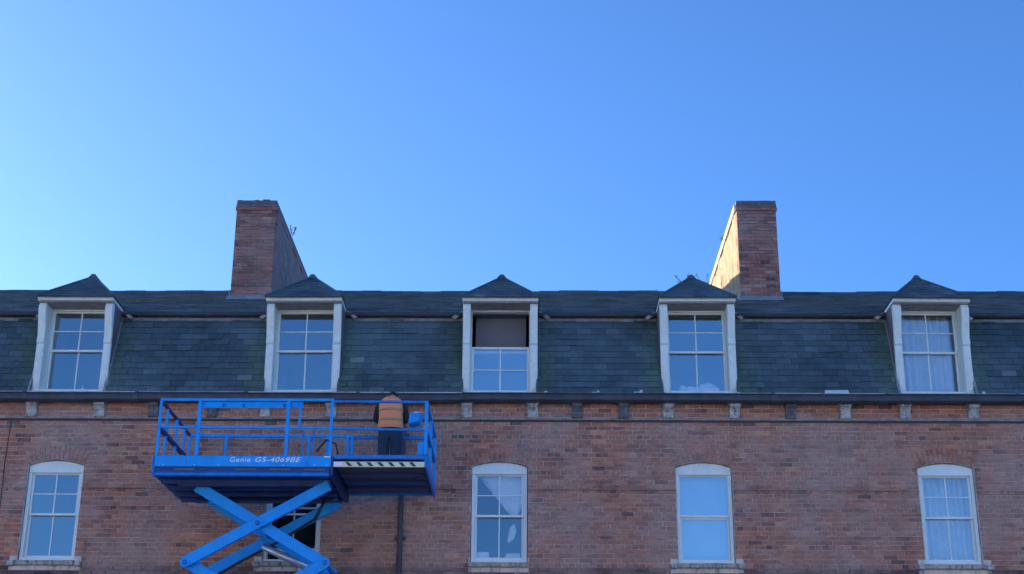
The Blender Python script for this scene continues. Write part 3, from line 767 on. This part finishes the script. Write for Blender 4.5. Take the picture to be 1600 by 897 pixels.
blob('crumpled_cloth', 2.60, .64, 8.715, .16, .05, .085, M_white, 1, 'crumpled white cloth heap, left one inside the dormer beside the sunlit chimney', 'cloth', .4)
blob('crumpled_cloth', 2.95, .64, 8.73, .19, .05, .11, M_white, 5, 'taller crumpled white cloth heap, right one inside the dormer beside the sunlit chimney', 'cloth', .4)
# little bottle in the leftmost dormer
m = MB(); m.tube([(-7.75, .64, 8.62), (-7.75, .64, 8.73), (-7.75, .64, 8.75), (-7.75, .64, 8.80)], [.028, .028, .013, .012], 12); m.build('bottle', M_white, None, smooth=True, label='small white bottle on the sill of the leftmost dormer', cat='bottle')
# broken slate pieces in the gutter
M_chip = simple('pale_chip', (.62, .64, .62), .8, .2, 20)
def debris(x, w, h, label, dx=0):
    h = h*1.15+.012
    m = MB(); m.hexa([(x, -.275, 8.405), (x+w, -.275, 8.405), (x+w*.97, -.21, 8.405+h), (x+.01, -.21, 8.405+h*.94), (x, -.262, 8.405), (x+w, -.262, 8.405), (x+w*.97, -.197, 8.405+h), (x+.01, -.197, 8.405+h*.94)])
    m.build('broken_slate', M_chip, None, label=label, cat='slate')
debris(4.75, .40, .065, 'long pale broken slate lying in the gutter right of the chimney')
debris(1.62, .13, .035, 'short pale slate scrap in the gutter, left of the dormer with crumpled cloth')
debris(.93, .09, .03, 'tiny pale slate scrap in the gutter, right of the open dormer')
debris(.15, .06, .04, 'smallest pale chip in the gutter beside the open dormer')
debris(1.72, .05, .06, 'upright pale chip standing in the gutter, left of the dormer with crumpled cloth')
debris(2.72, .05, .055, 'upright pale chip in the gutter under the dormer with crumpled cloth')
debris(1.02, .04, .05, 'upright pale chip in the gutter, one metre right of the open dormer')
debris(3.30, .07, .03, 'pale slate chip in the gutter at the right foot of the dormer with crumpled cloth')
debris(7.32, .05, .05, 'pale chip in the gutter at the right foot of the rightmost dormer')
debris(-.62, .05, .03, 'pale chip in the gutter in front of the open dormer')
debris(2.62, .11, .04, 'pale slate chip in the gutter under the dormer with crumpled cloth')
# weeds on the chimneys and roof
def weed(x, y, z, h, n, seed, label, spread=.5):
    rr = random.Random(seed); E_ = empty('weed', (x, y, z), label=label, cat='plant'); st = MB(); lf = MB()
    for k in range(n):
        a = rr.uniform(0, 6.28); l = h*rr.uniform(.5, 1); tip = Vector((x+math.cos(a)*l*spread, y+math.sin(a)*l*spread, z+l)); mid = Vector((x, y, z)).lerp(tip, .5)+Vector((0, 0, l*.12))
        st.tube([(x, y, z), mid, tip], [.006, .005, .003], 5)
        for q in range(7):
            p0 = Vector((x, y, z)).lerp(tip, rr.uniform(.3, 1.0)); d = Vector((rr.uniform(-1, 1), rr.uniform(-1, 1), rr.uniform(-.3, 1))).normalized()*rr.uniform(.03, .06); e = d.cross(Vector((0, 0, 1))).normalized()*.013
            lf.face([p0, p0+d*.5+e, p0+d, p0+d*.5-e])
    st.build('stem', M_leaf, E_); lf.build('leaves', M_leaf, E_)
weed(-5.44, 7.0, 14.18, .26, 7, 1, 'small dark weed sprouting from the edge of the shaded left chimney', .35)
weed(4.22, 7.3, 14.18, .16, 5, 2, 'small dark weed on the edge of the sunlit right chimney')
weed(3.85, 7.9, 13.23, .38, 11, 3, 'sparse twiggy weed on the ridge left of the sunlit chimney', .8)
weed(3.45, 7.9, 13.23, .34, 9, 4, 'thin twiggy weed on the ridge just behind the dormer top', .9)

# ------------------------------------------------------------------ scissor lift
YF, YB = -2.6, -.62
LX0, LX1, EX1 = -5.55, -2.965, -1.60
T = empty('scissor_lift', (-4.05, -1.6, 0), label='blue scissor lift raised to the eaves with its deck extended to the right', cat='lift')
def part(name, mb, mat=M_bluepaint, bevel=.006, smooth=False, parent=None): return mb.build(name, mat, parent or T, bevel=bevel, smooth=smooth)
# fixed deck
m = MB(); m.box(LX0, LX1, YF, YF+.05, 6.602, 6.765); fascia = part('deck_fascia', m)
m = MB(); m.box(LX0+.02, LX1, YF+.055, YB, 6.66, 6.70); part('deck_floor', m, M_under, 0)
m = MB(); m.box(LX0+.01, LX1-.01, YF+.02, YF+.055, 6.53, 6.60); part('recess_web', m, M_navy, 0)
m = MB(); m.prism_x([(YF-.005, 6.47), (YF-.005, 6.50), (YF+.03, 6.535), (YF+.09, 6.535), (YF+.09, 6.47)], LX0+.01, LX1-.01); part('lower_chord', m, M_blueold, 0)
m = MB(); m.box(LX0, LX1, YB-.05, YB, 6.53, 6.765); part('rear_fascia', m, M_blueold)
m = MB(); m.box(LX0-.02, LX0+.02, YF, YB, 6.50, 6.762); part('end_plate', m, M_blueold)
m = MB(); m.prism_x([(YF, 6.47), (YF, 6.765), (YB, 6.765), (YB, 6.50), (YB-.3, 6.44), (YF+.9, 6.44)], LX1+.0, LX1+.04); part('end_plate', m, M_navy)
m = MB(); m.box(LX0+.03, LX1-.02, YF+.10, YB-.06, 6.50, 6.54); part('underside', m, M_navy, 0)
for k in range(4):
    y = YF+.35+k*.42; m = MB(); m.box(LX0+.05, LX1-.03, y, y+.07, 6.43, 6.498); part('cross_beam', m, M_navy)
for x in (-5.25, -4.35, -3.85, -3.35):
    m = MB(); m.box(x, x+.3, YF+.012, YF+.019, 6.552, 6.578); part('label_strip', m, simple('dull_label_plate', (.10, .13, .19), .6, .3, 8), 0)
m = MB(); m.box(-3.06, -2.97, YF-.006, YF-.001, 6.742, 6.757); part('small_decal', m, M_letter, 0)
# lettering
def text(body, x, z, size, parent, mat, shear=.25, w=None):
    cu = bpy.data.curves.new('lettering', 'FONT'); cu.body = body; cu.size = size; cu.shear = shear; cu.extrude = .001; cu.offset = .0008; cu.space_character = 1.12
    o = bpy.data.objects.new('tmp', cu); C.objects.link(o); dg = bpy.context.evaluated_depsgraph_get(); me = bpy.data.meshes.new_from_object(o.evaluated_get(dg)); bpy.data.objects.remove(o)
    xs_ = [v.co.x for v in me.vertices]
    if w: 
        k = w/(max(xs_)-min(xs_))
        for v in me.vertices: v.co.x = (v.co.x-min(xs_))*k
    me.transform(Matrix.Rotation(R(90), 4, 'X')); me.materials.clear(); me.materials.append(mat)
    q = bpy.data.objects.new('lettering', me); link(q, parent, (x, YF-.003, z)); return q
text('Genie', -4.435, 6.672, .10, fascia, M_letter, .1, .30)
text('GS-4069BE', -4.065, 6.672, .10, fascia, M_letter, .3, .67)
# scissor arms
AX0, AX1 = -5.02, -3.05; AH = 1.15
for lev in range(5):
    zt_ = 6.42-lev*AH; zb_ = zt_-AH
    for y in (-2.22, -1.02):
        m = MB(); m.bar((AX0-.05, y, zb_), (AX1+.03, y, zt_), .08, .165, (0, 0, 1)); part('scissor_arm', m, M_bluepaint, .012)
    for y in (-2.10, -1.14):
        m = MB(); m.bar((AX0+.02, y, zt_), (AX1+.03, y, zb_), .08, .165, (0, 0, 1)); part('scissor_arm', m, M_bluepaint, .012)
    for (px_, pz_) in (((AX0+AX1)/2, (zt_+zb_)/2), (AX0-.03, zb_), (AX1+.03, zb_)):
        m = MB(); m.tube([(px_, -2.29, pz_), (px_, -.95, pz_)], .035, 12); part('pivot_pin', m, M_blueold, 0, True)
        m = MB(); m.tube([(px_, -2.275, pz_), (px_, -2.262, pz_)], .07, 16); part('pivot_boss', m, M_bluepaint, 0)
m = MB(); m.tube([(-4.05, -1.62, 5.62), (-3.35, -1.62, 5.30)], .055, 12); part('hydraulic_cylinder', m, M_chrome, 0, True)
m = MB(); m.tube([(-4.4, -1.62, 4.2), (-3.5, -1.62, 4.95), (-3.35, -1.62, 5.3)], .05, 12); part('hydraulic_cylinder', m, M_under, 0, True)
for y in (-2.2, -1.05):
    m = MB(); m.box(LX0+.3, LX1-.02, y-.05, y+.05, 6.40, 6.429); part('slide_rail', m, M_navy)
for dx in (0, .03):
    m = MB(); m.tube([(-3.2+dx, -1.3, 6.44), (-3.35+dx, -1.32, 6.1), (-3.9+dx, -1.3, 5.75), (-4.5+dx, -1.3, 5.42), (-4.85+dx, -1.3, 5.2), (-4.4+dx, -1.3, 4.8), (-3.4+dx, -1.3, 4.2)], .014, 6); part('hose', m, M_rubber, 0, True)
for x in (-5.4, -4.95, -4.6, -3.65, -3.2, -3.02):
    m = MB(); m.tube([(x, YF-.008, 6.625), (x, YF+.01, 6.625)], .011, 8); part('bolt', m, M_chrome, 0)
# chassis below the picture
m = MB(); m.box(-5.5, -2.6, -2.45, -.85, .42, .80); ch_ = part('chassis', m, M_bluepaint, .03)
for x in (-5.0, -3.05):
    for y in (-2.5, -.8):
        m = MB(); m.tube([(x, y-.13, .42), (x, y+.13, .42)], .30, 24); w = part('wheel', m, M_rubber, .02)
        m = MB(); m.tube([(x, y-.14, .42), (x, y+.14, .42)], .15, 16); m.build('hub', M_blueold, w)
# guard rails
def rail(name, a, b_, r=.02, mat=M_bluepaint, h=None):
    m = MB(); m.bar(a, b_, r*2, (h or r*2)); return part(name, m, mat, .006)
ZTOP, ZMID = 7.615, 7.20
rail('top_rail', (LX0+.02, YF+.03, ZTOP), (LX1, YF+.03, ZTOP)); rail('mid_rail', (LX0+.02, YF+.03, ZMID), (LX1, YF+.03, ZMID-.01), .017)
m = MB(); m.box(-4.93, -3.42, YF+.055, YF+.075, ZTOP-.115, ZTOP-.015); part('rail_plate', m, M_bluepaint)
for x in (-4.6, -4.3, -3.7):
    m = MB(); m.box(x-.012, x+.012, YF+.045, YF+.056, ZTOP-.1, ZTOP-.055); part('latch_slot', m, M_navy, 0)
for x, w in ((LX0+.03, .02), (-4.94, .027), (-3.63, .025), (LX1-.02, .02)): rail('rail_post', (x, YF+.03, 6.765), (x, YF+.03, ZTOP-.02), w)
rail('rail_post', (-3.46, YF+.05, ZMID+.02), (-3.46, YF+.05, ZTOP-.02), .016)
for x in (-3.40, -3.25): rail('gate_strut', (x, YF+.12, 6.8), (x, YF+.12, ZMID-.02), .012, M_blueold)
# left end
rail('side_rail', (LX0+.02, YF+.05, ZTOP), (LX0+.02, YB-.03, ZTOP-.03), .02, M_navy); rail('side_rail', (LX0+.02, YF+.05, ZMID), (LX0+.02, YB-.03, ZMID-.02), .03, M_navy)
for y in (-2.15, -1.55, -1.05, YB-.03): rail('rail_post', (LX0+.03, y, 6.76), (LX0+.03, y, ZTOP-.03), .02, M_bluepaint)
# rear side
rail('top_rail', (LX0+.02, YB-.03, ZTOP-.045), (LX1+.05, YB-.03, ZTOP-.05), .02, M_bluepaint, .05); rail('mid_rail', (LX0+.02, YB-.03, ZMID), (LX1, YB-.03, ZMID), .017, M_blueold)
for x in (-4.93, -3.6, -3.3, LX1-.02): rail('rail_post', (x, YB-.03, 6.76), (x, YB-.03, ZTOP-.05), .022)
m = MB(); m.tube([(-3.45, YB-.2, 7.28), (-3.3, YB-.22, 7.46), (-3.15, YB-.2, 7.40), (-3.1, YB-.2, 7.2)], .016, 8); part('power_cable', m, M_black, 0, True)
# extension deck
EY0, EY1 = YF+.0, YB+.02
m = MB(); m.box(LX1+.045, EX1-.02, EY0+.02, EY1, 6.69, 6.715); part('extension_floor', m, M_under, 0)
m = MB(); m.box(LX1+.045, EX1, EY0, EY0+.03, 6.605, 6.682); hs = part('hazard_strip', m, M_yellow, 0)
k = 0; x = LX1+.22
while x < EX1-.12:
    m = MB(); m.hexa([(x+.045, EY0-.003, 6.615), (x+.10, EY0-.003, 6.615), (x+.045, EY0-.003, 6.674), (x-.01, EY0-.003, 6.674), (x+.045, EY0+.001, 6.615), (x+.10, EY0+.001, 6.615), (x+.045, EY0+.001, 6.674), (x-.01, EY0+.001, 6.674)])
    m.build('hazard_stripe', M_black, hs); x += .155
m = MB(); m.box(LX1+.045, LX1+.17, EY0-.004, EY0-.001, 6.61, 6.678); m.build('hazard_blank', M_letter, hs)
m = MB(); m.box(LX1+.045, EX1, EY0+.005, EY0+.03, 6.725, 6.785); part('toe_board', m, M_blueold)
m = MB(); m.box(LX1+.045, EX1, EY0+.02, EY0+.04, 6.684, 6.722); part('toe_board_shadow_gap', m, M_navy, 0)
m = MB(); m.box(LX1+.045, EX1, EY1-.03, EY1, 6.62, 6.785); part('toe_board', m, M_blueold)
m = MB(); m.box(LX1+.06, EX1-.03, EY0+.035, EY1-.035, 6.655, 6.685); part('extension_underside', m, M_under, 0)
for y in (-2.02, -1.55, -1.12):
    m = MB(); m.box(LX1+.07, EX1-.04, y, y+.09, 6.60, 6.653); part('extension_beam', m, M_navy)
m = MB(); m.box(EX1-.001, EX1+.035, EY0, EY1, 6.60, 6.79); part('end_plate', m, M_blueold)
rail('top_rail', (LX1, YF+.03, ZTOP-.02), (EX1+.03, YF+.03, ZTOP-.025), .019, M_blueold); rail('mid_rail', (LX1, YF+.03, 7.185), (EX1+.03, YF+.03, 7.16), .018, M_blueold)
rail('top_rail', (LX1, YB, ZTOP-.06), (EX1+.03, YB, ZTOP-.06), .019, M_blueold, .05)
for x, y in ((EX1+.01, YF+.03), (EX1+.01, YB-.02), (EX1+.01, -1.6), (LX1+.05, YB-.02)): rail('rail_post', (x, y, 6.79), (x, y, ZTOP-.02), .024)
rail('side_rail', (EX1+.01, YF+.05, ZTOP-.02), (EX1+.01, YB-.03, ZTOP-.05), .022); rail('side_rail', (EX1+.01, YF+.05, 7.17), (EX1+.01, YB-.03, 7.17), .03)
m = MB(); m.box(EX1-.11, EX1-.015, YF+.06, YF+.35, 6.80, 6.99); part('socket_box', m, M_bluepaint, .01)
# control box on the right rail
m = MB(); m.hexa([(-1.90, -2.34, 7.31), (-1.72, -2.38, 7.35), (-1.66, -2.36, 7.50), (-1.86, -2.32, 7.545), (-1.88, -2.10, 7.29), (-1.70, -2.10, 7.32), (-1.64, -2.10, 7.50), (-1.84, -2.10, 7.545)])
cb = part('control_box', m, M_bluepaint, .065)
m = MB(); m.box(-1.79, -1.72, -2.33, -2.315, 7.49, 7.51); m.build('painted_highlight', M_letter, cb)  # white slab painted in as the highlight on the blue box
m = MB(); m.tube([(-1.70, -2.25, 7.32), (-1.66, -2.27, 7.25), (-1.62, -2.26, 7.33), (-1.61, -2.2, 7.45)], .018, 8); part('control_cable', m, M_chrome, 0, True)
# pink tub on the deck by the step down to the extension
m = MB(); m.hexa([(-2.93, -2.40, 6.72), (-2.74, -2.40, 6.72), (-2.73, -2.40, 6.83), (-2.94, -2.40, 6.83), (-2.93, -2.2, 6.72), (-2.74, -2.2, 6.72), (-2.73, -2.2, 6.83), (-2.94, -2.2, 6.83)])
m.build('tub', M_pink, None, bevel=.008, label='small pale pink tub on the left corner of the extension deck', cat='tub')

# ------------------------------------------------------------------ the worker
PX, PY, PZ = -2.27, -1.06, 6.70
P = empty('person', (PX, PY, PZ), label='worker in orange hi-vis vest and dark trousers standing on the lift, back turned', cat='person')
def skin(name, joints, bones, mat, parent, sub=2):
    me = bpy.data.meshes.new(name); names = list(joints); me.from_pydata([Vector(joints[n][0])+Vector((PX, PY, PZ)) for n in names], [(names.index(a), names.index(b_)) for a, b_ in bones], [])
    o = bpy.data.objects.new('tmp', me); C.objects.link(o); s_ = o.modifiers.new('s', 'SKIN'); s_.use_smooth_shade = True
    for k, n in enumerate(names):
        r = joints[n][1]; me.skin_vertices[0].data[k].radius = r if isinstance(r, tuple) else (r, r); me.skin_vertices[0].data[k].use_root = (k == 0)
    q = o.modifiers.new('u', 'SUBSURF'); q.levels = sub; q.render_levels = sub
    dg = bpy.context.evaluated_depsgraph_get(); me2 = bpy.data.meshes.new_from_object(o.evaluated_get(dg)); me2.name = name; bpy.data.objects.remove(o)
    me2.materials.clear(); me2.materials.append(mat); me2.polygons.foreach_set('use_smooth', [True]*len(me2.polygons))
    me2.transform(Matrix.Translation(-Vector((PX, PY, PZ))))
    w = bpy.data.objects.new(name, me2); link(w, parent, (PX, PY, PZ)); return w
J = {'pelvis': ((0, 0, .95), (.13, .10)), 'spine': ((0, .01, 1.12), (.13, .10)), 'chest': ((0, .03, 1.30), (.15, .11)), 'neck': ((0, .08, 1.44), (.06, .06)), 'neck2': ((0, .15, 1.47), .052), 'head': ((0, .215, 1.50), (.07, .08)), 'crown': ((0, .285, 1.515), (.075, .085)), 'crown2': ((0, .33, 1.50), (.05, .06))}
bones = [('pelvis', 'spine'), ('spine', 'chest'), ('chest', 'neck'), ('neck', 'neck2'), ('neck2', 'head'), ('head', 'crown'), ('crown', 'crown2')]
for s_, n in ((-1, 'l'), (1, 'r')):
    J.update({n+'sh': ((s_*.17, .05, 1.37), .055), n+'el': ((s_*.245, .10, 1.10), .042), n+'wr': ((s_*.20, .33, 1.13), .028), n+'ha': ((s_*.185, .40, 1.14), (.038, .02)),
              n+'hip': ((s_*.10, 0, .88), .085), n+'kn': ((s_*.115, .02, .48), .055), n+'an': ((s_*.12, -.02, .09), .038), n+'to': ((s_*.13, .15, .035), .035)})
    bones += [('chest', n+'sh'), (n+'sh', n+'el'), (n+'el', n+'wr'), (n+'wr', n+'ha'), ('pelvis', n+'hip'), (n+'hip', n+'kn'), (n+'kn', n+'an'), (n+'an', n+'to')]
    for k in range(4):
        b0 = n+'f%d' % k; off = (-.027+.018*k)*s_; L = (.075, .085, .08, .062)[k]
        J[b0+'a'] = ((s_*.185+off, .43, 1.145), .0095); J[b0+'b'] = ((s_*.183+off, .43+L*.6, 1.135), .0088); J[b0+'c'] = ((s_*.182+off, .43+L*.8, 1.105), .0075)
        bones += [(n+'ha', b0+'a'), (b0+'a', b0+'b'), (b0+'b', b0+'c')]
    J[n+'ta'] = ((s_*.15, .375, 1.13), .012); J[n+'tb'] = ((s_*.135, .41, 1.12), .009); bones += [(n+'ha', n+'ta'), (n+'ta', n+'tb')]
skin('body', J, bones, M_skin, P)
JT = {'p': ((0, 0, .93), (.165, .125)), 'w': ((0, 0, 1.04), (.155, .115))}; bt = [('p', 'w')]
for s_, n in ((-1, 'l'), (1, 'r')):
    JT.update({n+'h': ((s_*.095, 0, .82), (.105, .12)), n+'k': ((s_*.10, .02, .47), (.093, .095)), n+'c': ((s_*.105, 0, .25), (.086, .088)), n+'a': ((s_*.11, -.015, .10), (.082, .085))})
    bt += [('p', n+'h'), (n+'h', n+'k'), (n+'k', n+'c'), (n+'c', n+'a')]
skin('trousers', JT, bt, M_cloth, P)
JJ = {'w': ((0, 0, 1.0), (.16, .12)), 'm': ((0, .01, 1.14), (.155, .12)), 'c': ((0, .03, 1.31), (.17, .125)), 'n': ((0, .075, 1.43), (.08, .075)), 'col': ((0, .115, 1.475), (.062, .06))}; bj = [('w', 'm'), ('m', 'c'), ('c', 'n'), ('n', 'col')]
for s_, n in ((-1, 'l'), (1, 'r')):
    JJ.update({n+'s': ((s_*.175, .045, 1.365), .073), n+'b': ((s_*.225, .07, 1.23), .06), n+'e': ((s_*.25, .10, 1.09), .055), n+'f': ((s_*.225, .22, 1.11), .047), n+'w': ((s_*.203, .315, 1.128), .04)})
    bj += [('c', n+'s'), (n+'s', n+'b'), (n+'b', n+'e'), (n+'e', n+'f'), (n+'f', n+'w')]
skin('jacket', JJ, bj, M_jacket, P)
# vest: open-armed shell lofted round the torso
rings = [(.90, 0, .215, .165), (.96, 0, .20, .158), (1.05, 0, .188, .15), (1.15, .01, .186, .148), (1.25, .02, .19, .15), (1.33, .03, .192, .15), (1.39, .045, .175, .14), (1.435, .065, .135, .115), (1.465, .095, .10, .085), (1.485, .125, .075, .065)]
def loft(rs_, n=32, wob=.006):
    m = MB(); prev = None
    for q, (z_, y_, a, b_) in enumerate(rs_):
        cur = []
        for k in range(n):
            t = 2*math.pi*k/n; w = 1+wob*math.sin(3*t+q)*4; ex = .8
            cx_ = math.copysign(abs(math.cos(t))**ex, math.cos(t)); sy_ = math.copysign(abs(math.sin(t))**ex, math.sin(t))
            cur.append(len(m.v)); m.v.append((PX+a*w*cx_, PY+y_+b_*w*sy_, PZ+z_))
        if prev:
            for k in range(n): m.f.append((prev[k], prev[(k+1) % n], cur[(k+1) % n], cur[k])); m.t.append(.5); m.m.append(0)
        prev = cur
    return m
v = loft(rings).build('vest', M_vest, P, smooth=True)
sm = v.modifiers.new('s', 'SOLIDIFY'); sm.thickness = .006; sm.offset = 1
for zc in (1.045, 1.215):
    r_ = [(zc-.019, .0+(zc-1.04)*.1, .200, .160), (zc+.019, .0+(zc-1.04)*.1, .197, .158)]
    b_ = loft(r_).build('reflective_band', M_band, v, smooth=True); s2 = b_.modifiers.new('s', 'SOLIDIFY'); s2.thickness = .004; s2.offset = 1
# hood/hair and ears, boots
def ell(name, c, r, mat, parent, rot=0):
    bmv = bmesh.new(); bmesh.ops.create_uvsphere(bmv, u_segments=20, v_segments=14, radius=1)
    for q in bmv.verts:
        q.co = Vector((q.co.x*r[0], q.co.y*r[1], q.co.z*r[2]))*(1+.02*math.sin(q.co.x*40)*math.sin(q.co.z*30))
    bmesh.ops.rotate(bmv, verts=bmv.verts, matrix=Matrix.Rotation(rot, 3, 'X'))
    me = bpy.data.meshes.new(name); bmv.to_mesh(me); bmv.free(); me.materials.append(mat); me.polygons.foreach_set('use_smooth', [True]*len(me.polygons))
    o = bpy.data.objects.new(name, me); link(o, parent, Vector((PX, PY, PZ))+Vector(c)); return o
ell('hair', (0, .27, 1.525), (.084, .112, .088), M_hair, P, R(-42))
for s_ in (-1, 1):
    ell('ear', (s_*.082, .255, 1.49), (.012, .02, .03), M_skin, P, R(-30))
    m = MB(); x = PX+s_*.125
    m.prism_x([(PY-.10, PZ+.005), (PY-.10, PZ+.13), (PY+.03, PZ+.13), (PY+.08, PZ+.085), (PY+.18, PZ+.06), (PY+.20, PZ+.005)], x-.048, x+.048); m.build('boot', M_boot, P, bevel=.02)
ell('nose', (0, .345, 1.43), (.014, .018, .02), M_skin, P)
P.scale = (.97, 1, .965)
